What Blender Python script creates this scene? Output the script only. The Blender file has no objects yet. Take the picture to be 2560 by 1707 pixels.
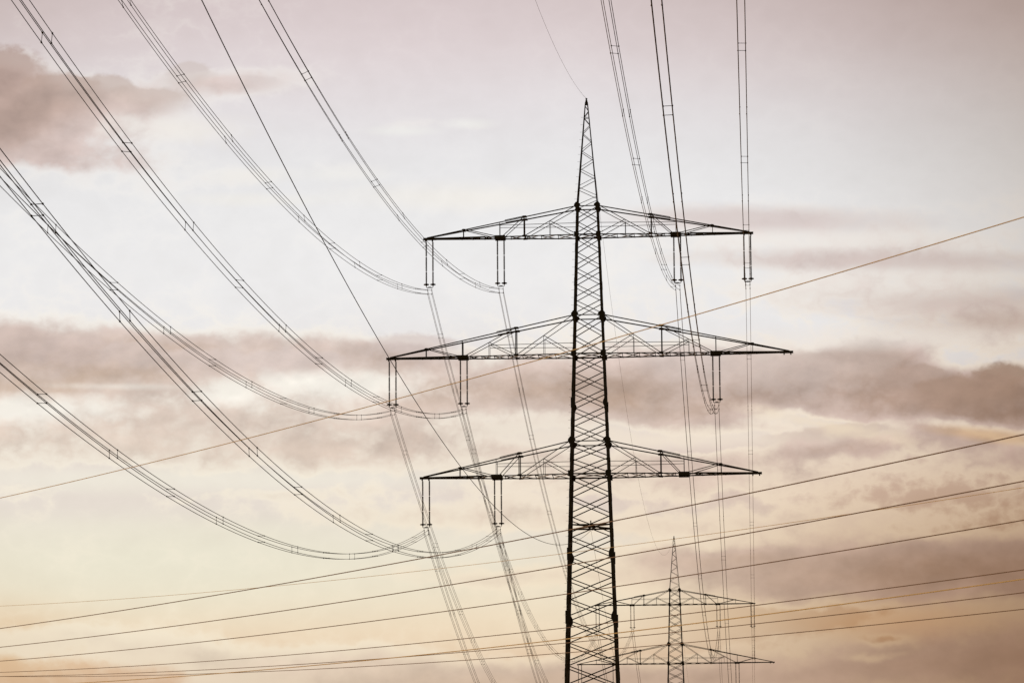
import bpy, math, random
from mathutils import Vector, Matrix

random.seed(4)
SC = bpy.context.scene
COL = SC.collection
R = math.radians

# ------------------------------------------------------------------ camera survey
F_PX, YAW, PITCH, ROLL = 9658.93, R(3.5253), R(9.43789), R(0.42049)
W_PX, H_PX = 2560.0, 1707.0
EYE = 1.7                                     # eye height above the field
cF = Vector((-math.sin(YAW)*math.cos(PITCH), math.cos(YAW)*math.cos(PITCH), math.sin(PITCH)))
cR0 = Vector((math.cos(YAW), math.sin(YAW), 0))
cU0 = cR0.cross(cF)
cR = cR0*math.cos(ROLL) - cU0*math.sin(ROLL)
cU = cU0*math.cos(ROLL) + cR0*math.sin(ROLL)

cam_d = bpy.data.cameras.new("camera")
cam = bpy.data.objects.new("camera", cam_d)
COL.objects.link(cam)
cam.matrix_world = Matrix(((cR.x, cU.x, -cF.x, 0), (cR.y, cU.y, -cF.y, 0), (cR.z, cU.z, -cF.z, EYE), (0, 0, 0, 1)))
cam_d.sensor_width = 36
cam_d.lens = 36*F_PX/W_PX
cam_d.clip_start = 0.5
cam_d.clip_end = 30000
cam_d.dof.use_dof = True; cam_d.dof.focus_distance = 370; cam_d.dof.aperture_fstop = 8.0
SC.camera = cam

# ------------------------------------------------------------------ helpers
def lin(r, g, b):
    f = lambda c: (c/255/12.92) if c/255 <= .04045 else ((c/255+.055)/1.055)**2.4
    return (f(r), f(g), f(b), 1)

class MB:
    """collects boxes, angle sections, tubes and plates and links them as one mesh object"""
    def __init__(s): s.v = []; s.f = []
    def prism(s, ring0, ring1):
        n = len(ring0); b = len(s.v)
        s.v += [tuple(p) for p in ring0] + [tuple(p) for p in ring1]
        for i in range(n):
            j = (i+1) % n
            s.f.append((b+i, b+j, b+n+j, b+n+i))
        s.f.append(tuple(b+i for i in reversed(range(n)))); s.f.append(tuple(b+n+i for i in range(n)))
    def angle(s, p0, p1, w, d1, d2, t=.014, w1=None):
        """L section from p0 to p1 with its flanges along d1 and d2"""
        p0 = Vector(p0); p1 = Vector(p1); ax = (p1-p0).normalized()
        d1 = Vector(d1); d1 = (d1-ax*d1.dot(ax)).normalized()
        d2 = Vector(d2); d2 = (d2-ax*d2.dot(ax)-d1*d2.dot(d1)).normalized()
        def ring(p, w): return [p+d1*a+d2*b for a, b in ((0, 0), (w, 0), (w, t), (t, t), (t, w), (0, w))]
        s.prism(ring(p0, w), ring(p1, w1 or w))
    def bar(s, p0, p1, w, h=None, up=(0, 0, 1)):
        p0 = Vector(p0); p1 = Vector(p1); ax = (p1-p0).normalized(); up = Vector(up)
        if abs(ax.dot(up)) > .98: up = Vector((0, 1, 0))
        a = ax.cross(up).normalized(); b = a.cross(ax); h = h or w
        def ring(p): return [p+a*w/2*i+b*h/2*j for i, j in ((-1, -1), (1, -1), (1, 1), (-1, 1))]
        s.prism(ring(p0), ring(p1))
    def tube(s, pts, r, n=6, caps=True):
        pts = [Vector(p) for p in pts]; b = len(s.v); m = len(pts)
        for i, p in enumerate(pts):
            t = (pts[min(i+1, m-1)]-pts[max(i-1, 0)]).normalized()
            up = Vector((0, 0, 1)) if abs(t.z) < .9 else Vector((1, 0, 0))
            a = t.cross(up).normalized(); c = a.cross(t)
            rr = r[i] if isinstance(r, (list, tuple)) else r
            for k in range(n):
                q = 2*math.pi*k/n
                s.v.append(tuple(p+a*rr*math.cos(q)+c*rr*math.sin(q)))
        for i in range(m-1):
            for k in range(n):
                l = (k+1) % n
                s.f.append((b+i*n+k, b+i*n+l, b+i*n+n+l, b+i*n+n+k))
        if caps:
            s.f.append(tuple(b+k for k in reversed(range(n)))); s.f.append(tuple(b+(m-1)*n+k for k in range(n)))
    def plate(s, poly, nrm, t):
        n = Vector(nrm).normalized()*t/2
        s.prism([Vector(p)-n for p in poly], [Vector(p)+n for p in poly])
    def ball(s, c, r, sx=1, sy=1, sz=1):
        c = Vector(c); pts = []; b = len(s.v); n = 6
        for i in range(1, 4):
            ph = math.pi*i/4
            for k in range(n):
                q = 2*math.pi*k/n
                s.v.append((c.x+r*sx*math.sin(ph)*math.cos(q), c.y+r*sy*math.sin(ph)*math.sin(q), c.z+r*sz*math.cos(ph)))
        s.v.append((c.x, c.y, c.z+r*sz)); s.v.append((c.x, c.y, c.z-r*sz)); T = b+18; B = b+19
        for k in range(n):
            l = (k+1) % n
            s.f.append((T, b+k, b+l)); s.f.append((B, b+12+l, b+12+k))
            for i in (0, 1):
                s.f.append((b+i*n+k, b+i*n+n+k, b+i*n+n+l, b+i*n+l))
    def lathe(s, prof, n=12, c=(0, 0)):
        b = len(s.v); m = len(prof)
        for r, z in prof:
            for k in range(n):
                q = 2*math.pi*k/n
                s.v.append((c[0]+r*math.cos(q), c[1]+r*math.sin(q), z))
        for i in range(m-1):
            for k in range(n):
                l = (k+1) % n
                s.f.append((b+i*n+k, b+i*n+l, b+i*n+n+l, b+i*n+n+k))
        s.f.append(tuple(b+k for k in range(n))); s.f.append(tuple(b+(m-1)*n+k for k in reversed(range(n))))
    def mesh(s, name, m, smooth=False):
        me = bpy.data.meshes.new(name); me.from_pydata(s.v, [], s.f); me.materials.append(m)
        if smooth: me.polygons.foreach_set('use_smooth', [True]*len(me.polygons))
        me.update(); return me
    def build(s, name, m, parent=None, smooth=False):
        return put(name, s.mesh(name, m, smooth), parent)

def put(name, me, parent=None, loc=None):
    o = bpy.data.objects.new(name, me); COL.objects.link(o)
    if parent: o.parent = parent
    if loc is not None: o.location = loc
    return o
def tag(o, label, cat, group=None):
    o['label'] = label; o['category'] = cat
    if group: o['group'] = group
def empty(name, loc, label, cat, group=None):
    o = bpy.data.objects.new(name, None); COL.objects.link(o); o.location = loc
    o.empty_display_size = .5
    tag(o, label, cat, group); return o
def kids(o): return [c for c in bpy.data.objects if c.parent == o]
def copy_tree(o, parent=None, skip=()):
    c = o.copy(); COL.objects.link(c); c.parent = parent
    for ch in kids(o):
        if ch.name.split('.')[0] not in skip: copy_tree(ch, c, skip)
    return c

# ------------------------------------------------------------------ materials
def mat(name, col, rough=.6, metal=0., noise=.25, scale=3., col2=None, bump=0.):
    m = bpy.data.materials.new(name); m.use_nodes = True; N = m.node_tree.nodes; L = m.node_tree.links
    b = N['Principled BSDF']; b.inputs['Roughness'].default_value = rough; b.inputs['Metallic'].default_value = metal
    tc = N.new('ShaderNodeTexCoord'); no = N.new('ShaderNodeTexNoise')
    no.inputs['Scale'].default_value = scale; no.inputs['Detail'].default_value = 6; no.inputs['Roughness'].default_value = .65
    L.new(tc.outputs['Object'], no.inputs['Vector'])
    rp = N.new('ShaderNodeValToRGB')
    c2 = col2 or tuple(x*(1-noise) for x in col[:3])
    rp.color_ramp.elements[0].position = .35; rp.color_ramp.elements[0].color = (*c2[:3], 1)
    rp.color_ramp.elements[1].position = .68; rp.color_ramp.elements[1].color = (*col[:3], 1)
    L.new(no.outputs['Fac'], rp.inputs['Fac']); L.new(rp.outputs['Color'], b.inputs['Base Color'])
    if bump:
        bm = N.new('ShaderNodeBump'); bm.inputs['Strength'].default_value = bump; bm.inputs['Distance'].default_value = .05
        L.new(no.outputs['Fac'], bm.inputs['Height']); L.new(bm.outputs['Normal'], b.inputs['Normal'])
    return m

M_STEEL = mat('dark_painted_steel', (.24, .118, .042), .7, 0, .5, 2.5)
M_STEEL_FAR = M_STEEL
M_PLATE = mat('dark_plate_steel', (.18, .088, .032), .75, 0, .4, 4)
M_COND = mat('weathered_aluminium_cable', (.25, .112, .036), .6, 0, .3, 6)
M_EARTH = mat('earth_wire_strand', (.25, .115, .04), .6, 0, .3, 6)
M_INS = mat('brown_glazed_porcelain', (.12, .06, .025), .45, 0, .4, 5)
M_LINE = mat('dark_bronze_cable', (.24, .095, .022), .65, 0, .3, 6)
M_ORANGE = mat('sunlit_orange_wire', (.93, .58, .19), .5, .0, .25, 5)  # orange tint of sunlight and lens fringing put into the base colour
M_CONC = mat('footing_concrete', (.32, .30, .27), .9, 0, .3, 2, bump=.3)
M_GRASS = mat('meadow_grass', (.075, .085, .028), .95, 0, .4, .35, col2=(.045, .06, .02), bump=.8)

# ------------------------------------------------------------------ ground
g = MB()
n = 60; ext = 9000
def gz(x, y):                                  # almost level, rising a little towards the far pylon
    t = max(0., min(1., (y-330)/430)); rise = 2.83*t*t*(3-2*t)
    r = math.hypot(x, y-300)
    return rise + (math.sin(x*.004+1)*math.cos(y*.003)-math.sin(1)*1)*min(1, r/2500)*2.0
def gs(i): 
    q = (i/n)*2-1; return math.copysign(abs(q)**2.2, q)*ext
for j in range(n+1):
    for i in range(n+1):
        x = gs(i); y = gs(j)+400
        g.v.append((x, y, gz(x, y)))
for j in range(n):
    for i in range(n):
        a = j*(n+1)+i; g.f.append((a, a+1, a+n+2, a+n+1))
ground = g.build('ground', M_GRASS, None, True); ground['kind'] = 'structure'

# ------------------------------------------------------------------ the line (metres, heights above the eye)
D1, SPAN, XC, DZ2 = 364.546, 396.787, -15.0763, 2.829
ZT = 84.157
ARM = {  # bottom chord height, upper joint height, half span, short post, insulator post, thick post, mid node, strut height, strut end, second mid node
 1: dict(zb=70.872, zt=73.69, w=15.875, short=11.95, ins=8.45, thick=6.06, mid=3.6, zs=71.95, se=8.45, mid2=None),
 2: dict(zb=59.260, zt=63.03, w=19.475, short=15.6, ins=12.08, thick=6.92, mid=4.26, zs=60.25, se=9.53, mid2=9.53),
 3: dict(zb=47.686, zt=50.84, w=16.297, short=12.4, ins=8.9, thick=6.68, mid=4.35, zs=48.8, se=8.9, mid2=None)}
def wid(z):
    if z > 73.69: return 1.99+(z-73.69)/(83.85-73.69)*(.24-1.99)
    return 1.99+(73.69-z)*.0632
G0 = -EYE                                      # ground in eye heights
def corner(sx, sy, z):
    h = wid(z)/2; return Vector((sx*h, sy*h, z+EYE))

def make_tower():
    T = empty('transmission_tower', (XC, D1, 0), 'large dark lattice pylon with three wide cross-arms, the nearer of the two', 'pylon', 'lattice pylons of the power line')
    # ---- legs
    for sx in (-1, 1):
        for sy in (-1, 1):
            m = MB()
            cuts = [G0+.25, 20, 34, 47.7, 59.3, 73.69, 83.85]; ws = [.26, .24, .23, .21, .19, .165, .09]
            for a in range(len(cuts)-1):
                w = ws[a] if a < 5 else .11
                p0, p1 = corner(sx, sy, cuts[a]), corner(sx, sy, cuts[a+1])
                e = Vector((sx, sy, 0))*w*.35
                m.angle(p0+e, p1+e, w, (-sx, 0, 0), (0, -sy, 0), .028 if a < 5 else .018, None if a < 5 else .085)
            # splice covers stepping the leg outline
            z = 8.
            while z < 72:
                w = .27-(z/72)*.09
                c = corner(sx, sy, z)+Vector((sx, sy, 0))*(w*.35+.02)
                c2 = corner(sx, sy, z+.8)+Vector((sx, sy, 0))*(w*.35+.02)
                m.angle(c, c2, w*.95, (-sx, 0, 0), (0, -sy, 0), .03)
                z += 3.4
            leg = m.build('leg', M_STEEL, T)
            f = MB(); c = corner(sx, sy, G0)
            f.lathe([(.75, -1.2), (.75, .05), (.55, .3), (.5, .42)], 20, (c.x, c.y))
            f.build('footing', M_CONC, T)
            if sx < 0 and sy < 0:              # climbing pegs on one leg
                pm = MB(); pm.tube([(0, 0, 0), (-.22, 0, 0)], .011, 6); pm.tube([(-.22, 0, 0), (-.235, 0, 0)], .02, 6)
                pme = pm.mesh('climbing_peg', M_STEEL)
                for k in range(100):
                    z = 9.+k*.742
                    c = corner(-1, -1, z); w = .2 if z < 73 else .11
                    put('climbing_peg', pme, leg, c+Vector((-w*.35, .02-w*.2, 0)))
    # ---- bracing: one lattice panel per face and section
    def levels(a, b, n): return [a+(b-a)*i/n for i in range(n+1)]
    secs = [(levels(73.69, 70.872, 2), .072), (levels(70.872, 63.03, 5), .072), (levels(63.03, 59.26, 2), .08), (levels(59.26, 50.84, 5), .082),
            (levels(50.84, 47.686, 2), .088), ([47.686, 45.72, 43.76, 41.9, 39.94, 37.94, 35.97, 33.97, 31.87, 29.72], .094)]
    low = [29.72]; h = 2.2
    while low[-1]-h > G0+1.4: low.append(low[-1]-h); h *= 1.035
    low.append(G0+.35); secs.append((low, .1))
    faces = [((-1, -1), (1, -1), (0, -1, 0)), ((1, 1), (-1, 1), (0, 1, 0)), ((-1, 1), (-1, -1), (-1, 0, 0)), ((1, -1), (1, 1), (1, 0, 0))]
    for lv, w in secs:
        for A, B, nr in faces:
            m = MB(); nr = Vector(nr)
            for za, zb in zip(lv[:-1], lv[1:]):
                g_ = abs(za-zb)*.07
                up, dn = max(za, zb)-g_, min(za, zb)+g_
                m.angle(corner(*A, up)-nr*.01, corner(*B, dn)-nr*.01, w, (0, 0, -1), -nr, .01)
                m.angle(corner(*A, dn)+nr*.008, corner(*B, up)+nr*.008, w, (0, 0, -1), nr, .01)
            m.build('lattice_panel', M_STEEL, T)
    # peak: single lacing, opposite on facing sides
    lv = [73.69, 74.62, 75.58, 76.5, 77.42, 78.32, 79.2, 80.07, 80.93, 81.74, 82.5, 83.15, 83.7]
    for fi, (A, B, nr) in enumerate(faces):
        m = MB(); nr = Vector(nr)
        for i, (za, zb) in enumerate(zip(lv[:-1], lv[1:])):
            g_ = (zb-za)*.06
            if (i+fi) % 2 == 0: m.angle(corner(*A, za+g_), corner(*B, zb-g_), .05, (0, 0, -1), -nr, .008)
            else: m.angle(corner(*A, zb-g_), corner(*B, za+g_), .05, (0, 0, -1), -nr, .008)
        m.bar(corner(*A, 82.45), corner(*B, 82.45), .05)
        m.build('lattice_panel', M_STEEL, T)
    m = MB(); m.bar((0, 0, 83.72+EYE), (0, 0, 83.98+EYE), .3, .3)
    m.plate([(-.13, 0, 83.98+EYE), (.13, 0, 83.98+EYE), (.04, 0, 84.42+EYE), (-.04, 0, 84.42+EYE)], (0, 1, 0), .1)
    m.tube([(-.1, 0, 84.36+EYE), (.1, 0, 84.36+EYE)], .035, 8)
    m.build('peak_cap', M_PLATE, T)
    # ---- ring beams
    def ring(z, w, diag=True):
        m = MB(); cs = [corner(-1, -1, z), corner(1, -1, z), corner(1, 1, z), corner(-1, 1, z)]
        for i in range(4):
            a, b = cs[i], cs[(i+1) % 4]; d = (b-a).normalized(); nrm = Vector((d.y, -d.x, 0))
            m.angle(a, b, w, (0, 0, -1), -nrm, .012)
        if diag:
            m.bar(cs[0], cs[2], w*.6); m.bar(cs[1]-Vector((0, 0, .08)), cs[3]-Vector((0, 0, .08)), w*.6)
        return m.build('ring_beam', M_STEEL, T)
    for k in ARM:
        ring(ARM[k]['zt']-.02, .1, False); ring(ARM[k]['zb']+.02, .13)
    rb = ring(42.83, .14)
    # gusset and hook for the lower earth wire in the middle of that frame
    m = MB(); z = 42.83+EYE
    h = wid(42.83)/2
    for sy in (-1, 1):
        for sx in (-1, 1): m.angle((0, sy*.1, z), (sx*h, sy*h, z-.02), .08, (0, 0, -1), (sx, 0, 0), .01)
    m.bar((0, -.45, z-.05), (0, .45, z-.05), .55, .12)
    m.bar((0, -.3, z-.1), (0, -.3, z+.5), .1); m.bar((-.12, 0, z-.1), (-.12, 0, z-.42), .06); m.bar((.12, 0, z-.1), (.12, 0, z-.42), .06)
    m.build('earth_wire_bracket', M_PLATE, T)
    # ---- gusset plates
    gp = {}
    def gus(name_key, poly):
        if name_key not in gp:
            mm = MB(); mm.plate([(x, 0, z) for x, z in poly], (0, 1, 0), .03); gp[name_key] = mm.mesh('gusset_plate', M_PLATE)
        return gp[name_key]
    dia = [(-.40, .1), (-.1, .36), (.1, .36), (.30, .1), (.30, -.12), (.1, -.38), (-.1, -.38), (-.40, 0)]
    sq = [(-.22, -.27), (.27, -.27), (.33, 0), (.24, .27), (-.22, .27)]
    tr = [(-.16, -.62), (.14, -.62), (.35, -.16), (.35, .16), (.14, .62), (-.16, .62)]
    for sx in (-1, 1):
        for sy in (-1, 1):
            for k in ARM:
                for key, poly, z in (('d', dia, ARM[k]['zt']), ('s', sq, ARM[k]['zb'])):
                    sc = {1: .88, 2: 1.0, 3: 1.05}[k]
                    c = corner(sx, sy, z)+Vector((0, sy*.085, 0))
                    flip = sx if key == 'd' else -sx
                    poly2 = [(x*flip*sc, z_*sc) for x, z_ in poly]
                    o = put('gusset_plate', gus((key, flip, k), poly2), T, c)
            for z in (54.46, 40.0, 34.0, 72.3, 49.2):
                sc = {54.46: .8, 40.0: .95, 34.0: 1.0, 72.3: .42, 49.2: .4}[z]
                c = corner(sx, sy, z)+Vector((0, sy*.088, 0))
                put('gusset_plate', gus(('t', sx, z), [(x*-sx*sc, z_*sc) for x, z_ in tr]), T, c)
    # ---- cross-arms
    for k, A in ARM.items():
        zb, zt, w = A['zb']+EYE, A['zt']+EYE, A['w']
        hb, ht = wid(A['zb'])/2, wid(A['zt'])/2; TH = .13; zti = zb+.12
        def bot(x, sy): t = (x-hb)/(w-hb); return Vector((x, sy*(hb+(TH-hb)*t), zb))
        def top(x, sy): t = (x-ht)/(w-.35-ht); t = min(t, 1.); return Vector((x, sy*(ht+(TH-ht)*t), zt+(zti-zt)*t))
        for sx in (-1, 1):
            mir = lambda p: Vector((p.x*sx, p.y, p.z))
            m = MB()
            for sy in (-1, 1):
                m.angle(mir(bot(hb, sy)), mir(bot(w, sy)), .105, (0, 0, -1), (0, -sy, 0), .016)
                m.bar(mir(bot(w*.62, sy))+Vector((0, 0, .0)), mir(bot(w-.1, sy)), .1, .09)
            # tip box and hanger block
            m.bar(mir(Vector((w-1.25, 0, zb-.03))), mir(Vector((w, 0, zb-.03))), .3, .2)
            yi = bot(A['ins'], 1).y
            m.bar(mir(Vector((A['ins']-.5, 0, zb-.05))), mir(Vector((A['ins']+.5, 0, zb-.05))), yi*2+.12, .3)
            for xc in (w-.55, A['ins']):
                for dx in (-.32, .32): m.bar(mir(Vector((xc+dx, 0, zb-.1)))+Vector((0, 0, 0)), mir(Vector((xc+dx, 0, zb-.28))), .12, .2)
            arm = m.build('cross_arm', M_STEEL, T)
            for sy in (-1, 1):
                m = MB(); m.angle(mir(top(ht, sy)), mir(top(w-.35, sy)), .105, (0, 0, -1), (0, -sy, 0), .014)
                xt = A['thick']
                m.bar(mir(top(xt-.1, sy))+Vector((0, 0, .05)), mir(top(xt+1.9, sy))+Vector((0, 0, .05)), .09, .05)
                m.build('top_chord', M_STEEL, arm)
                def rod(name, p, q, wd, d=(0, 0, 1)):
                    m = MB(); m.angle(mir(p), mir(q), wd, Vector((sx*.7, 0, .7)) if abs((q-p).normalized().z) < .9 else (sx, 0, 0), (0, -sy, 0), .009)
                    m.build(name, M_STEEL, arm)
                rod('post', bot(A['short'], sy), top(A['short'], sy), .06)
                rod('post', bot(A['thick'], sy), top(A['thick'], sy), .095)
                # inner bay
                tj, bj = top(ht, sy), bot(A['thick']-.12, sy)
                t = (A['mid']-tj.x)/(bj.x-tj.x); mid = tj.lerp(bj, t)
                rod('diagonal_brace', tj, bj, .065); rod('diagonal_brace', mid, bot(hb, sy), .065); rod('post', bot(A['mid'], sy), mid, .045)
                # outer bay
                if A['mid2']:
                    tj, bj = top(A['thick'], sy), bot(A['ins']-.25, sy)
                    t = (A['mid2']-tj.x)/(bj.x-tj.x); mid = tj.lerp(bj, t)
                    rod('diagonal_brace', tj, bj, .065); rod('diagonal_brace', mid, bot(A['thick']+.12, sy), .065); rod('post', bot(A['mid2'], sy), mid, .045)
                    rod('post', bot(A['ins'], sy), top(A['ins'], sy), .085)
                else:
                    rod('diagonal_brace', top(A['thick'], sy), bot(A['ins']-.3, sy), .065); rod('post', bot(A['ins'], sy), top(A['ins'], sy), .05)
                rod('diagonal_brace', top(A['short'], sy), bot(A['ins']+.4, sy), .075)
                zs = A['zs']+EYE; hs = wid(A['zs'])/2
                ye = bot(A['se'], 1).y
                m = MB(); m.bar(mir(Vector((hs, sy*hs, zs))), mir(Vector((A['se'], sy*ye, zs))), .045)
                m.build('strut', M_STEEL, arm)
                # joint plates
                for x, pt, s in ((A['thick'], top(A['thick'], sy), .22), (A['short'], top(A['short'], sy), .15), (A['thick'], bot(A['thick'], sy), .2)):
                    m = MB(); c = mir(pt)+Vector((0, sy*.03, -.03))
                    m.plate([c+Vector((a*s*sx, 0, b*s*.75)) for a, b in ((-1.2, -.6), (.9, -.8), (1.2, .2), (.6, .7), (-.9, .7))], (0, 1, 0), .024)
                    m.build('gusset_plate', M_PLATE, arm)
            # plan bracing between the bottom chords
            m = MB(); x = hb; step = 1.75
            while x < w-3.2:
                x2 = min(x+step, w-3)
                m.bar(mir(bot(x, -1))-Vector((0, 0, .02)), mir(bot(x2, 1))-Vector((0, 0, .02)), .06)
                m.bar(mir(bot(x, 1))-Vector((0, 0, .09)), mir(bot(x2, -1))-Vector((0, 0, .09)), .06)
                m.bar(mir(bot(x2, -1))-Vector((0, 0, .05)), mir(bot(x2, 1))-Vector((0, 0, .05)), .055)
                x = x2; step *= .93
            m.build('plan_bracing', M_STEEL, arm)
    return T

tower = make_tower()
far = copy_tree(tower, None, skip=('climbing_peg',))
far.location = (XC, D1+SPAN, DZ2)
far['label'] = 'smaller lattice pylon in the distance, low in the picture, right of the large one'

# ------------------------------------------------------------------ insulators
def make_insulator():
    T = empty('insulator_set', (0, 0, 0), 'x', 'insulator')
    for dx in (-.32, .32):
        m = MB(); m.tube([(dx, 0, -.15), (dx, 0, -.34)], .035, 8)
        z = -.34
        for u in range(3):
            prof = [(.04, z), (.085, z-.02), (.085, z-.06), (.045, z-.08)]
            ln = 1.18; ns = 17
            for i in range(ns):
                zz = z-.1-ln*i/ns; d = ln/ns
                prof += [(.042, zz), (.09, zz-d*.45), (.09, zz-d*.6), (.042, zz-d*.75)]
            ze = z-.1-ln
            prof += [(.045, ze-.01), (.085, ze-.03), (.085, ze-.06), (.03, ze-.08)]
            m.lathe(prof, 10, (dx, 0))
            m.tube([(dx, 0, ze-.06), (dx, 0, ze-.2)], .034, 6)
            z = ze-.18
        s = m.build('insulator_string', M_INS, T, True)
        r = MB(); r.lathe([(.05, -4.40), (.20, -4.42), (.265, -4.45), (.275, -4.48), (.25, -4.52), (.12, -4.53), (.05, -4.55)], 18, (dx, 0))
        r.build('corona_ring', M_PLATE, s, True)
    m = MB()
    for sx in (-1, 1):
        m.tube([(sx*.32, 0, -4.3), (sx*.32, 0, -4.7), (sx*.29, 0, -4.77), (sx*.22, 0, -4.79)], .032, 8)
    m.plate([(-.26, 0, -4.81), (.26, 0, -4.81), (.2, 0, -4.75), (.1, 0, -4.70), (-.1, 0, -4.70), (-.2, 0, -4.75)], (0, 1, 0), .06)
    m.build('yoke_plate', M_PLATE, T)
    for sx in (-1, 1):
        m = MB(); m.bar((sx*.2, 0, -4.78), (sx*.2, 0, -5.43), .022)
        for z in (-5.02, -5.42): m.ball((sx*.2, 0, z), .06, 1, 2.2, .9)
        m.build('suspension_clamp', M_PLATE, T)
    return T

POS = [  # arm, x, wording
 (1, -(ARM[1]['w']-.6), 'outer left', 'top'), (1, -8.40, 'inner left', 'top'), (1, 8.566, 'inner right', 'top'), (1, ARM[1]['w']-.6, 'outer right', 'top'),
 (2, -(ARM[2]['w']-.6), 'outer left', 'widest, middle'), (2, -12.033, 'inner left', 'widest, middle'), (2, 12.118, 'inner right', 'widest, middle'),
 (3, -(ARM[3]['w']-.6), 'outer left', 'lowest'), (3, -8.828, 'inner left', 'lowest')]
proto = make_insulator()
first = True
for ti, (yy, dz) in enumerate(((D1, 0), (D1+SPAN, DZ2))):
    for k, x, side, lv in POS:
        if ti == 1 and k == 3: continue          # below the picture
        o = proto if first else copy_tree(proto); first = False
        o.location = (XC+x, yy, ARM[k]['zb']+EYE+dz)
        lab = f"dark insulator pair at the {side} point of the large pylon's {lv} cross-arm" if ti == 0 else \
              f"small insulator pair at the {side} point of the distant pylon's {'upper' if k == 1 else 'lower'} cross-arm"
        tag(o, lab, 'insulator', 'insulator sets hanging from the pylons')

# ------------------------------------------------------------------ conductors
R_COND, R_EARTH = .0175, .0105
def curve(X0, Y0, z0, dirn, a, b, L, mx=0., n=150, dens=None):
    pts = []
    for i in range(n+1):
        u = L*i/n
        pts.append(Vector((X0+mx*u, Y0+dirn*u, z0+a*u+b*u*u)))
    return pts
def at(X0, Y0, z0, dirn, a, b, u, mx): return Vector((X0+mx*u, Y0+dirn*u, z0+a*u+b*u*u))
def turn(dx, dz, u, L, tw):                    # the bundles roll a little along the span
    q = R(tw)*math.sin(math.pi*u/L); return Vector((dx*math.cos(q)-dz*math.sin(q), 0, dx*math.sin(q)+dz*math.cos(q)))
def spacer_mesh(name, d):
    m = MB(); p0 = Vector(d)*-.2; p1 = Vector(d)*.2
    m.bar(p0, p1, .022, .022, (0, 1, 0))
    for p in (p0, p1): m.ball(p, .042, 1, 2.6, 1)
    return m.mesh('spacer', M_PLATE)
SP_H, SP_V = spacer_mesh('spacer', (1, 0, 0)), spacer_mesh('spacer', (0, 0, 1))

def bundle(X0, Y0, z0, dirn, a, b, L, mx, hs, vs, label, rad=R_COND, twist=0.):
    T = empty('conductor_bundle', (X0, Y0, z0), label, 'power line', 'four-wire conductor bundles of the pylon line')
    base = Vector((X0, Y0, z0))
    for dx in (-.2, .2):
        for dz in (-.2, .2):
            m = MB(); m.tube([p-base+turn(dx, dz, abs(p.y-Y0), L, twist) for p in curve(X0, Y0, z0, dirn, a, b, L, mx)], rad, 6)
            m.build('conductor', M_COND, T)
    for lst, me, offs in ((hs, SP_H, ((0, .2), (0, -.2))), (vs, SP_V, ((.2, 0), (-.2, 0)))):
        for u in lst:
            if u > L-2: continue
            p = at(X0, Y0, z0, dirn, a, b, u, mx)-base
            for dx, dz in offs:
                o = put('spacer', me, T, p+turn(dx, dz, u, L, twist)); o.rotation_euler = (0, -R(twist)*math.sin(math.pi*u/L), 0)
    return T

A0, B0, MX = -.17449, .00044106, -.001173
DA = {1: -.00115, 2: 0, 3: .00175}
LEFT_H = [13, 49.5, 85.5, 122.5, 160.5, 198, 236, 273, 310, 347, 383]; LEFT_V = [31.3, 67.5, 104.7, 141.5, 179, 217.5, 255, 292, 329, 365]
RIGHT_H = [21.4, 57.4, 93.4, 129.6, 165.6, 203, 239, 275, 311, 347, 383]; RIGHT_V = [39.4, 75.4, 111.5, 147.5, 184, 221, 257, 293, 329, 365]
ZI = 5.223
TWIST = {(1, 'outer left'): 14, (1, 'inner left'): 26, (1, 'inner right'): -6, (1, 'outer right'): -2, (2, 'outer left'): -1, (2, 'inner left'): -5, (2, 'inner right'): 2, (3, 'outer left'): 0, (3, 'inner left'): 2.5}
NEAR = {(1, 'outer left'): 'bundle sweeping up left to the top edge from the top cross-arm\'s outer left point',
 (1, 'inner left'): 'bundle rising steeply up left from the top cross-arm\'s inner left point',
 (1, 'inner right'): 'thick near bundle running up to the top edge, left of the rightmost one, from the top cross-arm',
 (1, 'outer right'): 'nearly vertical bundle, rightmost of those leaving the top edge of the picture',
 (2, 'outer left'): 'sagging bundle from the widest cross-arm\'s outer left point to the left edge',
 (2, 'inner left'): 'bundle from the widest cross-arm\'s inner left point to the top left corner',
 (2, 'inner right'): "near bundle passing before the top cross-arm down to the widest cross-arm's inner right point",
 (3, 'outer left'): 'lowest sagging bundle, from the lowest cross-arm\'s outer left point to the left edge',
 (3, 'inner left'): 'long sagging bundle from the lowest cross-arm\'s inner left point to the left edge'}
NEAR[(1, 'inner right')] = "four-wire bundle from the top cross-arm's inner right point to the top edge"
for k, x, side, lv in POS:
    z0 = ARM[k]['zb']-ZI+EYE
    lft = x < 0
    bundle(XC+x, D1, z0, -1, A0+DA[k], B0, 392, MX, LEFT_H if lft else RIGHT_H, LEFT_V if lft else RIGHT_V, NEAR[(k, side)], R_COND, TWIST[(k, side)])
    bundle(XC+x, D1, z0, 1, DZ2/SPAN-B0*SPAN, B0, SPAN, 0, LEFT_H if lft else RIGHT_H, LEFT_V if lft else RIGHT_V,
           f"thin bundle descending behind the large pylon from its {lv} cross-arm's {side} point")
    if k == 1:
        bundle(XC+x, D1+SPAN, z0+DZ2, 1, -B0*SPAN, B0, SPAN, 0, LEFT_H, LEFT_V, f"faint far bundle leaving the distant pylon's upper cross-arm at the {side} point")
def wire(name, pts, r, m, label, cat='wire', group=None, n=6):
    c = pts[0]; mm = MB(); mm.tube([p-c for p in pts], r, n)
    o = mm.build(name, m); o.location = c; tag(o, label, cat, group); return o
EG = 'earth wires of the pylon line'
wire('earth_wire', curve(XC, D1, ZT+EYE+.2, -1, -.185481, .000469, 392, MX), R_EARTH, M_EARTH, "single thin wire rising to the top edge from the large pylon's peak", 'wire', EG)
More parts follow.
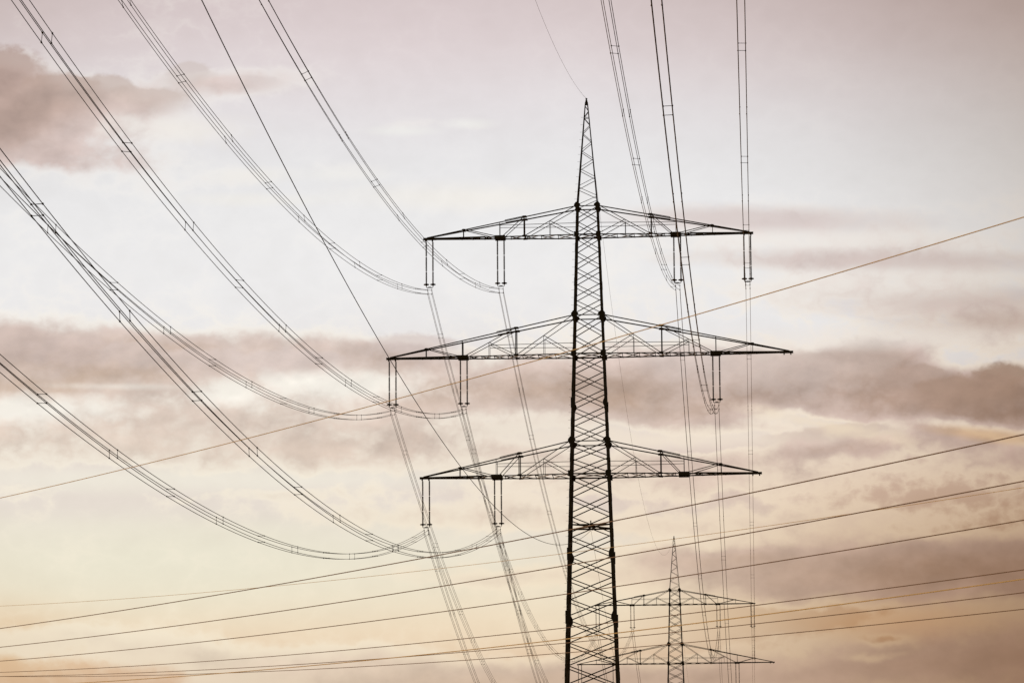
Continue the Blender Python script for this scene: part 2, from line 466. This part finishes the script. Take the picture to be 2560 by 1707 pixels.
wire('earth_wire', curve(XC, D1, ZT+EYE+.2, 1, DZ2/SPAN-.000469*SPAN, .000469, SPAN), R_EARTH, M_EARTH, "hair-thin wire from the large pylon's peak down to the distant pylon's peak", 'wire', EG)
wire('earth_wire', curve(XC, D1+SPAN, ZT+DZ2+EYE+.2, 1, -.000469*SPAN, .000469, SPAN), R_EARTH, M_EARTH, 'faint single wire leaving the distant pylon\'s peak behind it', 'wire', EG)
wire('earth_wire', curve(XC, D1, 42.439+EYE, -1, -.158962, .000396, 392, MX), .018, M_EARTH, 'long dark single wire from the top edge, dipping left of the large pylon\'s shaft', 'wire', EG)
wire('earth_wire', curve(XC, D1, 42.439+EYE, 1, DZ2/SPAN-.000396*SPAN, .000396, SPAN), .0115, M_EARTH, 'single wire leaving the large pylon\'s shaft frame downward behind it', 'wire', EG)

# ------------------------------------------------------------------ the line crossing in front
TH = R(-30)
tdir = Vector((math.sin(TH), math.cos(TH), 0)); ndir = Vector((math.cos(TH), -math.sin(TH), 0))
def ray(px, py): return cF + cR*((px-W_PX/2)/F_PX) - cU*((py-H_PX/2)/F_PX)
def fitpar(p, obs):
    """height profile of a sagging wire in its own vertical plane, p metres beside the eye"""
    S = []
    for o in obs:
        d = ray(*o); s = p/d.dot(ndir); q = d*s; S.append((q.dot(tdir), q.z))
    n = len(S); A = [[sum(s**(i+j) for s, z in S) for j in range(3)] for i in range(3)]; B = [sum(z*s**i for s, z in S) for i in range(3)]
    Mx = Matrix(A); return Mx.inverted() @ Vector(B)
XS = [0, 640, 1280, 1920, 2560]
CROSS = [
 ('power_cable', 46.6, list(zip(XS, (1571, 1469.5, 1354, 1223, 1086))), .0145, M_LINE, 'topmost of the six dark cables crossing low in front of the large pylon'),
 ('power_cable', 50.35, list(zip(XS, (1617.5, 1536, 1437, 1323, 1203))), .0145, M_LINE, 'dark crossing cable passing just below the distant pylon\'s tip, second of six from top'),
 ('power_cable', 54.6, list(zip(XS, (1651, 1587, 1504, 1405, 1299))), .0145, M_LINE, 'dark crossing cable over the distant pylon\'s spire, third of six from top'),
 ('power_cable', 60.9, list(zip(XS, (1680, 1643, 1584, 1508, 1424))), .0145, M_LINE, 'dark crossing cable just above the thick orange wire at the right edge, fourth of six'),
 ('power_cable', 64.8, list(zip(XS, (1688, 1664.5, 1618, 1552.5, 1479.5))), .0145, M_LINE, 'dark crossing cable just below the thick orange wire at the right edge, fifth of six'),
 ('power_cable', 68.2, list(zip(XS, (1690, 1678.5, 1642, 1586, 1522.5))), .0145, M_LINE, 'lowest of the six dark crossing cables at the right edge'),
 ('orange_wire', 63.5, [(0, 1514), (640, 1468), (1280, 1399), (1920, 1313), (2160, 1280), (2560, 1217)], .0085, M_ORANGE, 'hair-thin orange wire crossing the distant pylon\'s tip'),
 ('orange_wire', 37.0, [(0, 1243), (640, 1089.6), (1280, 917), (1920, 733.6), (2560, 543)], .0098, M_ORANGE, 'orange wire slanting across the whole picture over the widest cross-arm'),
 ('orange_wire', 42.0, [(147, 1707), (640, 1673), (1280, 1611), (1920, 1532), (2560, 1446)], .0120, M_ORANGE, 'thicker orange wire among the dark crossing cables near the bottom'),
]
for name, p, obs, r, m, label in CROSS:
    c = fitpar(p, obs)
    pts = []
    for i in range(121):
        s = 20+(230-20)*i/120*p/46.6
        q = ndir*p+tdir*s; pts.append(Vector((q.x, q.y, EYE+c[0]+c[1]*s+c[2]*s*s)))
    wire(name, pts, r, m, label, 'wire', 'cables of the line crossing in front' if name == 'power_cable' else 'orange wires crossing in front')
# ------------------------------------------------------------------ sunset sky and clouds (fixed to compass directions)
SUN_AZ, SUN_EL = R(-58), R(7)                  # sun low, left of the view
world = bpy.data.worlds.new("World"); SC.world = world; world.use_nodes = True
wn, wl = world.node_tree.nodes, world.node_tree.links
wn.clear()
def node(t, **k):
    o = wn.new(t)
    for a, b in k.items(): setattr(o, a, b)
    return o
def setin(nd, i, v):
    if hasattr(v, 'is_linked'): wl.new(v, nd.inputs[i])
    else: nd.inputs[i].default_value = v
def mth(op, a, b=0., c=None, clamp=False):
    nd = node('ShaderNodeMath', operation=op, use_clamp=clamp); setin(nd, 0, a); setin(nd, 1, b)
    if c is not None: setin(nd, 2, c)
    return nd.outputs[0]
def mrange(v, a, b, c, d, mode='SMOOTHSTEP'):
    nd = node('ShaderNodeMapRange', interpolation_type=mode); nd.clamp = True
    for i, x in enumerate((v, a, b, c, d)): setin(nd, i, x)
    return nd.outputs[0]
def mixc(f, a, b, blend='MIX'):
    nd = node('ShaderNodeMix', data_type='RGBA', blend_type=blend); setin(nd, 0, f); setin(nd, 6, a); setin(nd, 7, b)
    return nd.outputs[2]
tc = node('ShaderNodeTexCoord'); sx = node('ShaderNodeSeparateXYZ'); wl.new(tc.outputs['Generated'], sx.inputs[0])
DEG = 180/math.pi
az = mth('MULTIPLY', mth('ARCTAN2', sx.outputs[0], sx.outputs[1]), DEG)
el = mth('MULTIPLY', mth('ARCSINE', sx.outputs[2]), DEG)
cb = node('ShaderNodeCombineXYZ'); setin(cb, 0, az); setin(cb, 1, el); P = cb.outputs[0]
def noise(sc, detail, rough, stretch=(1, 1.7, 1), off=0., dist=0.):
    mp = node('ShaderNodeMapping'); wl.new(P, mp.inputs[0]); mp.inputs['Location'].default_value = (off, off*.7, off); mp.inputs['Scale'].default_value = stretch
    no = node('ShaderNodeTexNoise'); wl.new(mp.outputs[0], no.inputs['Vector']); no.inputs['Scale'].default_value = sc
    no.inputs['Detail'].default_value = detail; no.inputs['Roughness'].default_value = rough; no.inputs['Distortion'].default_value = dist
    return mth('SUBTRACT', no.outputs['Fac'], .5)
n_big = noise(.62, 8, .55, (1, 1.35, 1), 3.1)
n_bil = mth('ABSOLUTE', noise(1.5, 6, .55, (1, 1.3, 1), 9.4))
n_puff = mth('ADD', mth('MULTIPLY', n_big, 1.9), mth('SUBTRACT', .38, mth('MULTIPLY', n_bil, 3.9)))
def relief():                                   # lit from the upper left: difference of two shifted samples
    a = noise(.85, 8, .52, (1, 1.4, 1), 3.1); b_ = noise(.85, 8, .52, (1, 1.4, 1), 3.1)
    mpn = b_.node.inputs[0].links[0].from_node.inputs[0].links[0].from_node
    l_ = mpn.inputs['Location'].default_value; mpn.inputs['Location'].default_value = (l_[0]-.13, l_[1]+.25, l_[2])
    return mth('SUBTRACT', a, b_)
n_rel = relief(); MASK = None
n_wisp = mth('MULTIPLY', noise(.55, 8, .58, (1, 3.2, 1), 11.7, .6), 2.4)
n_soft = mth('MULTIPLY', noise(.28, 4, .5, (1, 2.2, 1), 7.3), 2.)
def angles(px, py):
    d = ray(px, py).normalized(); return math.degrees(math.atan2(d.x, d.y)), math.degrees(math.asin(d.z))
K = F_PX*math.pi/180
# clear-sky colours by height
ramp = node('ShaderNodeValToRGB'); rr = ramp.color_ramp; rr.interpolation = 'B_SPLINE'
E0, E1 = 3.0, 16.0
stops = [(1860, (196, 158, 130)), (1707, (226, 192, 160)), (1600, (240, 218, 188)), (1460, (241, 231, 207)), (1280, (236, 230, 217)), (1040, (231, 223, 220)),
         (820, (238, 238, 239)), (640, (240, 240, 241)), (420, (233, 234, 236)), (260, (230, 226, 229)), (90, (226, 214, 216)), (-150, (219, 205, 208))]
ev = [((angles(1280, y)[1]-E0)/(E1-E0), c) for y, c in stops]
while len(rr.elements) < len(ev): rr.elements.new(.5)
for e_, (p_, c_) in zip(rr.elements, sorted(ev)): e_.position = min(max(p_, 0), 1); e_.color = lin(*c_)
wl.new(mrange(mth('ADD', el, mth('MULTIPLY', n_soft, .25)), E0, E1, 0, 1, 'LINEAR'), ramp.inputs[0])
col = ramp.outputs[0]
def after(p, prev):                             # chains the layers so that they are worked out one after another
    if prev is None: return p
    nd = node('ShaderNodeVectorMath', operation='MULTIPLY_ADD'); wl.new(prev, nd.inputs[0]); nd.inputs[1].default_value = (1e-9, 1e-9, 1e-9); wl.new(p, nd.inputs[2])
    return nd.outputs[0]
def cloud(cx, cy, rx, ry, c, op, soft=.6, amp=.5, nz=None, rot=0., top=None):
    """one bank of cloud: an ellipse of sky with a torn edge"""
    global col, MASK
    a, e = angles(cx, cy)
    mp = node('ShaderNodeMapping', vector_type='TEXTURE'); wl.new(after(P, col), mp.inputs[0])
    mp.inputs['Location'].default_value = (a, e, 0); mp.inputs['Rotation'].default_value = (0, 0, R(rot)); mp.inputs['Scale'].default_value = (rx/K, ry/K, 1)
    ln = node('ShaderNodeVectorMath', operation='LENGTH'); wl.new(mp.outputs[0], ln.inputs[0])
    v = mth('MULTIPLY_ADD', nz or n_puff, amp, ln.outputs['Value'])
    if top:                                     # crisp upper rim, soft base
        s = node('ShaderNodeSeparateXYZ'); wl.new(mp.outputs[0], s.inputs[0])
        sf = mrange(s.outputs[1], -.3, .5, soft, top)
        al = mrange(v, mth('ADD', 1., mth('MULTIPLY', sf, .5)), mth('SUBTRACT', 1., sf), 0, op)
    else:
        al = mrange(v, 1+soft*.5, 1-soft, 0, op)
    col = mixc(al, col, lin(*c))
W, S_ = n_wisp, n_soft
THICK = None
def bank(cx, cy, rx, ry, amp, rot=0., hard=0.):
    """adds to (or thins) the thickness of the cloud deck round one direction"""
    global THICK
    a, e = angles(cx, cy)
    mp = node('ShaderNodeMapping', vector_type='TEXTURE'); wl.new(after(PW, THICK), mp.inputs[0])
    mp.inputs['Location'].default_value = (a, e, 0); mp.inputs['Rotation'].default_value = (0, 0, R(rot)); mp.inputs['Scale'].default_value = (rx/K, ry/K, 1)
    ln = node('ShaderNodeVectorMath', operation='LENGTH'); wl.new(mp.outputs[0], ln.inputs[0])
    v = mrange(ln.outputs['Value'], 1.45, hard, 0, amp)
    THICK = v if THICK is None else mth('ADD', THICK, v)
# the directions wander a little so that no bank keeps an even outline
wx = mth('MULTIPLY', noise(.5, 5, .55, (1, 1.3, 1), 21.), 1.3); wy = mth('MULTIPLY', noise(.5, 5, .55, (1, 1.3, 1), 37.), .8)
cw = node('ShaderNodeCombineXYZ'); setin(cw, 0, mth('ADD', az, wx)); setin(cw, 1, mth('ADD', el, wy)); PW = cw.outputs[0]
# --- broad hues of the deck
cloud(900, 1150, 1500, 230, (234, 224, 214), .7, 1.0, .4, S_)
cloud(500, 1020, 1300, 150, (226, 212, 206), .9, .7, .25, W)
cloud(1900, 1190, 900, 110, (222, 203, 193), .8, .8, .3, W)
cloud(420, 1265, 700, 40, (231, 220, 214), .7, .9, .3, W)
cloud(500, 1195, 900, 34, (241, 236, 223), .85, .9, .4, W)
cloud(400, 1400, 800, 150, (236, 234, 214), .65, 1.0, .3, S_)
cloud(-60, 1640, 330, 130, (228, 192, 146), .5, 1.0, .25, S_)
cloud(2450, 1330, 800, 300, (214, 183, 160), .8, 1.0, .35, S_)
cloud(2560, 1540, 620, 330, (190, 152, 120), .8, 1.0, .3, S_)
cloud(2740, 1760, 560, 360, (164, 120, 86), .9, 1.1, .2, S_)
cloud(2260, 1560, 230, 45, (214, 172, 130), .6, 1., .5, S_)
cloud(1900, 1535, 320, 60, (226, 196, 160), .6, 1., .5, S_)
# --- thickness: heaped banks (+) and thin bright gaps (-)
for q in (
 (-40, 260, 260, 125, 1.0, 0, .35), (120, 310, 280, 95, .5), (330, 250, 190, 60, .42), (510, 205, 110, 40, .45), (660, 200, 170, 34, .32), (200, 395, 260, 36, .42), (430, 325, 170, 40, .12), (200, 445, 420, 50, .16),
 (600, 445, 130, 24, .17), (860, 437, 120, 24, .15), (1000, 325, 100, 16, .17), (1170, 308, 70, 14, .17), (1140, 500, 320, 40, .18), (760, 600, 420, 30, .05),
 (1870, 540, 330, 34, .18, -2, .55), (2050, 610, 460, 50, .2, 0, .5), (2150, 700, 460, 60, .2), (2200, 640, 480, 36, .14, -2, .5), (2330, 740, 480, 60, .16, 0, .4), (2470, 800, 340, 60, .3), (2200, 870, 380, 30, .12),
 (60, 895, 420, 90, 1.05, 0, .3), (640, 895, 460, 58, .68, 0, .3), (1030, 880, 170, 50, .65), (1260, 960, 330, 80, .6), (1680, 955, 350, 95, .75, 0, .3), (2180, 905, 150, 75, .95), (2120, 975, 300, 85, .7), (2490, 1010, 300, 80, 1.2, 0, .3),
 (2150, 1112, 300, 36, .75), (2520, 1140, 260, 60, .55), (1750, 1190, 500, 60, .45),
 (500, 1045, 1300, 105, .50, 0, .55), (1500, 1140, 900, 70, .25), (500, 1195, 700, 26, -.3), 
 (1600, 1105, 430, 36, -.75), (2080, 1062, 240, 24, -.6, -12), (2480, 1088, 180, 22, -.7, -8), (1220, 1060, 220, 30, -.35),
 (1100, 1290, 500, 40, .3), (700, 1230, 300, 24, .2), (270, 1320, 210, 22, -.2), (1900, 1300, 700, 45, .3), (2120, 1430, 560, 95, .8, 0, .1), (1750, 1390, 260, 40, .45), (2520, 1420, 360, 90, .6), (1300, 1440, 360, 30, .35),
 (420, 1625, 680, 50, .38, -2), (1080, 1700, 620, 70, .7, -2), (1750, 1690, 600, 60, .6), (2480, 1640, 520, 110, .7), (2200, 1605, 60, 14, -.4), (2165, 1650, 80, 14, -.4), (1950, 1540, 260, 36, -.3)): bank(*q)
deckm = mrange(el, angles(1280, 640)[1], angles(1280, 900)[1], 0, 1)
left_top = mrange(mth('ADD', az, mth('MULTIPLY', el, -.35)), -9.5, -13.5, 0, .6)
right_m = mrange(mth('ADD', mth('MULTIPLY', az, .8), mth('MULTIPLY', el, -.9)), -13.0, -9.5, 0, 1)
right_m = mth('MULTIPLY', right_m, mrange(el, angles(1280, 420)[1], angles(1280, 560)[1], 0, 1))
calm = mth('MULTIPLY', mrange(el, angles(1280, 1180)[1], angles(1280, 1380)[1], 0, 1), mrange(az, .5, -2.5, .75, 1))
amp_n = mth('ADD', .14, mth('MULTIPLY', mth('MULTIPLY', mth('MAXIMUM', mth('MAXIMUM', deckm, left_top), right_m), .34), mth('SUBTRACT', 1., mth('MULTIPLY', calm, .75))))
tex = mth('ADD', mth('MULTIPLY', n_puff, .8), mth('MULTIPLY', n_wisp, .22))
fine = mth('MULTIPLY', noise(3.1, 7, .6, (1, 1.6, 1), 5.), .48)
T = mth('ADD', THICK, mth('MULTIPLY', mth('ADD', tex, fine), amp_n))
T = mth('SUBTRACT', T, .10)
# thin cloud glows cream, thick cloud turns mauve, the thickest brown
hue_x = mrange(az, -9, 4.5, 0, 1); hue_y = mrange(el, 5.0, 11.5, 0, 1)
cream = mixc(hue_y, mixc(hue_x, lin(246, 236, 214), lin(244, 218, 184)), mixc(hue_x, lin(247, 244, 239), lin(245, 240, 233)))
mauve = mixc(hue_y, mixc(hue_x, lin(226, 210, 190), lin(197, 168, 152)), mixc(hue_x, lin(215, 197, 192), lin(215, 198, 194)))
dark = mixc(hue_y, mixc(hue_x, lin(210, 188, 158), lin(160, 130, 110)), mixc(hue_x, lin(186, 164, 155), lin(166, 140, 126)))
col = mixc(mth('MULTIPLY', mrange(T, -.08, .17, 0, .8), mrange(el, angles(1280, 860)[1], angles(1280, 600)[1], 1, .5)), col, cream)
col = mixc(mrange(T, .08, .62, 0, .95), col, mauve)
MASK = mrange(T, .15, .6, 0, 1)
col = mixc(mrange(T, .5, 1.4, 0, .95), col, dark)
for q in ((880, 965, 260, 46), (570, 988, 120, 38), (760, 950, 110, 30), (90, 1025, 260, 40)): cloud(*q, (249, 245, 236), .95, .85, .55)
cloud(310, 966, 180, 9, (243, 238, 229), .5, 1., .6, W)
cloud(1290, 1075, 260, 34, (238, 228, 214), .7, .9, .7)
# heaped heads with crisp lumpy tops and soft bases
for cx, cy, rx, ry, c, o in (
 (30, 868, 130, 62, (206, 187, 179), .75), (190, 882, 130, 50, (209, 191, 184), .7), (330, 893, 110, 44, (212, 196, 189), .7), (500, 903, 140, 40, (216, 201, 195), .65), (720, 905, 170, 38, (217, 203, 198), .6), (1035, 872, 130, 44, (216, 202, 198), .7),
 (2150, 910, 130, 70, (198, 179, 169), .8), (2020, 930, 120, 60, (203, 185, 176), .75), (1860, 925, 150, 58, (207, 191, 183), .75), (1720, 900, 130, 46, (212, 198, 192), .6), (2300, 960, 110, 50, (186, 163, 151), .8), (2510, 955, 110, 58, (166, 138, 120), .85), (2400, 985, 140, 50, (176, 149, 133), .8),
 (2110, 1085, 150, 32, (205, 184, 172), .7), (2010, 1100, 130, 26, (210, 191, 180), .6),
 (20, 195, 120, 85, (190, 165, 156), .75), (140, 235, 120, 62, (194, 171, 161), .75), (255, 228, 95, 46, (202, 184, 176), .7), (370, 255, 120, 42, (204, 187, 179), .7), (470, 195, 80, 36, (211, 198, 193), .55), (620, 212, 110, 26, (217, 205, 203), .5)):
    cloud(cx, cy, rx, ry, c, o, .9, .42, n_puff, 0, .22)
# long soft streaks on the right and bright gaps below the bank
for q in ((1900, 548, 380, 38, (216, 203, 201), .8, .7, .3, W, -2), (2060, 600, 440, 30, (244, 239, 234), .6, .9, .5, W, -2), (2220, 652, 470, 27, (213, 198, 194), .7, .9, .45, W, -2), (2180, 700, 420, 30, (242, 236, 230), .5, 1., .5, W), (2420, 758, 380, 38, (212, 195, 189), .65, .9, .5, W, -1), (2500, 805, 260, 34, (203, 183, 173), .65, .9, .5, W), (2130, 845, 420, 30, (241, 234, 227), .6, .9, .5, W),
 (1000, 328, 95, 13, (241, 241, 238), .7, 1., .5, W), (1170, 310, 65, 13, (242, 242, 239), .7, 1., .5, W), (860, 437, 120, 20, (243, 242, 238), .6, 1., .6, W), (620, 440, 110, 22, (243, 241, 236), .6, 1., .6, W), (1160, 492, 330, 36, (245, 242, 236), .7, 1., .5, W), (620, 500, 190, 16, (243, 241, 236), .6, 1., .5, W), (430, 322, 190, 42, (244, 240, 234), .7, .9, .6),
 (1690, 1098, 340, 32, (245, 232, 214), .8, .9, .6), (2060, 1060, 230, 24, (243, 226, 201), .75, .9, .6, None, -12), (2480, 1088, 160, 18, (224, 188, 147), .75, .9, .4, W, -8), (1420, 1105, 160, 26, (241, 230, 216), .65, .9, .6)): cloud(*q)
rel = mth('MULTIPLY', mth('MULTIPLY', n_rel, .9), MASK)
col = mixc(1., col, mixc(mrange(rel, -.5, .5, 0, 1, 'LINEAR'), (.5, .5, .5, 1), (1.5, 1.48, 1.46, 1)), 'MULTIPLY')
# dusk deepening low on the right and along the lowest sky
cloud(2700, 1620, 900, 420, (152, 116, 88), .6, 1.1, .15, S_)
cloud(1300, 1790, 1500, 150, (198, 165, 140), .5, 1.1, .15, S_)
cloud(2250, 1555, 230, 50, (206, 158, 112), .45, 1., .4, W)

# light and dark mottling inside the cloud deck
col = mixc(1., col, mixc(mrange(mth('ADD', n_puff, mth('MULTIPLY', n_wisp, .6)), -.9, .9, 0, 1, 'LINEAR'), (.97, .965, .96, 1), (1.03, 1.03, 1.03, 1)), 'MULTIPLY')
# vignette-like dimming put into the sky colour, growing away from one direction
ga, ge = angles(950, 950)
mp = node('ShaderNodeMapping', vector_type='TEXTURE'); wl.new(P, mp.inputs[0]); mp.inputs['Location'].default_value = (ga, ge, 0); mp.inputs['Scale'].default_value = (10.5, 7.5, 1)
ln = node('ShaderNodeVectorMath', operation='LENGTH'); wl.new(mp.outputs[0], ln.inputs[0])
fall = mrange(ln.outputs['Value'], .55, 1.5, 0, 1)
col = mixc(fall, col, mixc(1., col, lin(180, 162, 144), 'MULTIPLY'))
bg1 = node('ShaderNodeBackground'); wl.new(col, bg1.inputs[0]); bg1.inputs[1].default_value = 1.0
sky = node('ShaderNodeTexSky', sky_type='NISHITA'); sky.sun_disc = False; sky.sun_elevation = SUN_EL; sky.sun_rotation = SUN_AZ; sky.air_density = 1.3; sky.dust_density = 3
bg0 = node('ShaderNodeBackground'); wl.new(sky.outputs[0], bg0.inputs[0]); bg0.inputs[1].default_value = .05
# the lit cloud deck fills the western sky; the rest of the dome is plain dusk sky
side = mrange(mth('ABSOLUTE', mth('ADD', az, 3.)), 14, 55, 1, 0); high = mrange(el, 17, 40, 1, 0)
ms = node('ShaderNodeMixShader'); wl.new(mth('MULTIPLY', mth('MULTIPLY', side, high), .97), ms.inputs[0]); wl.new(bg0.outputs[0], ms.inputs[1]); wl.new(bg1.outputs[0], ms.inputs[2])
wo = node('ShaderNodeOutputWorld'); wl.new(ms.outputs[0], wo.inputs[0])
world.cycles.sampling_method = 'MANUAL'; world.cycles.sample_map_resolution = 256

sun_d = bpy.data.lights.new("sun", 'SUN'); sun_d.energy = 2.6; sun_d.angle = R(.6); sun_d.color = (1, .78, .55)
sun = bpy.data.objects.new("sun", sun_d); COL.objects.link(sun)
sdir = Vector((math.sin(SUN_AZ)*math.cos(SUN_EL), math.cos(SUN_AZ)*math.cos(SUN_EL), math.sin(SUN_EL)))
sun.rotation_euler = (-sdir).to_track_quat('-Z', 'Y').to_euler(); sun.location = (0, 0, 150)
vs = SC.view_settings; vs.view_transform = 'Standard'; vs.look = 'None'; vs.exposure = 0; vs.gamma = 1; vs.use_curve_mapping = False
SC.cycles.max_bounces = 4; SC.cycles.diffuse_bounces = 2; SC.cycles.use_denoising = False
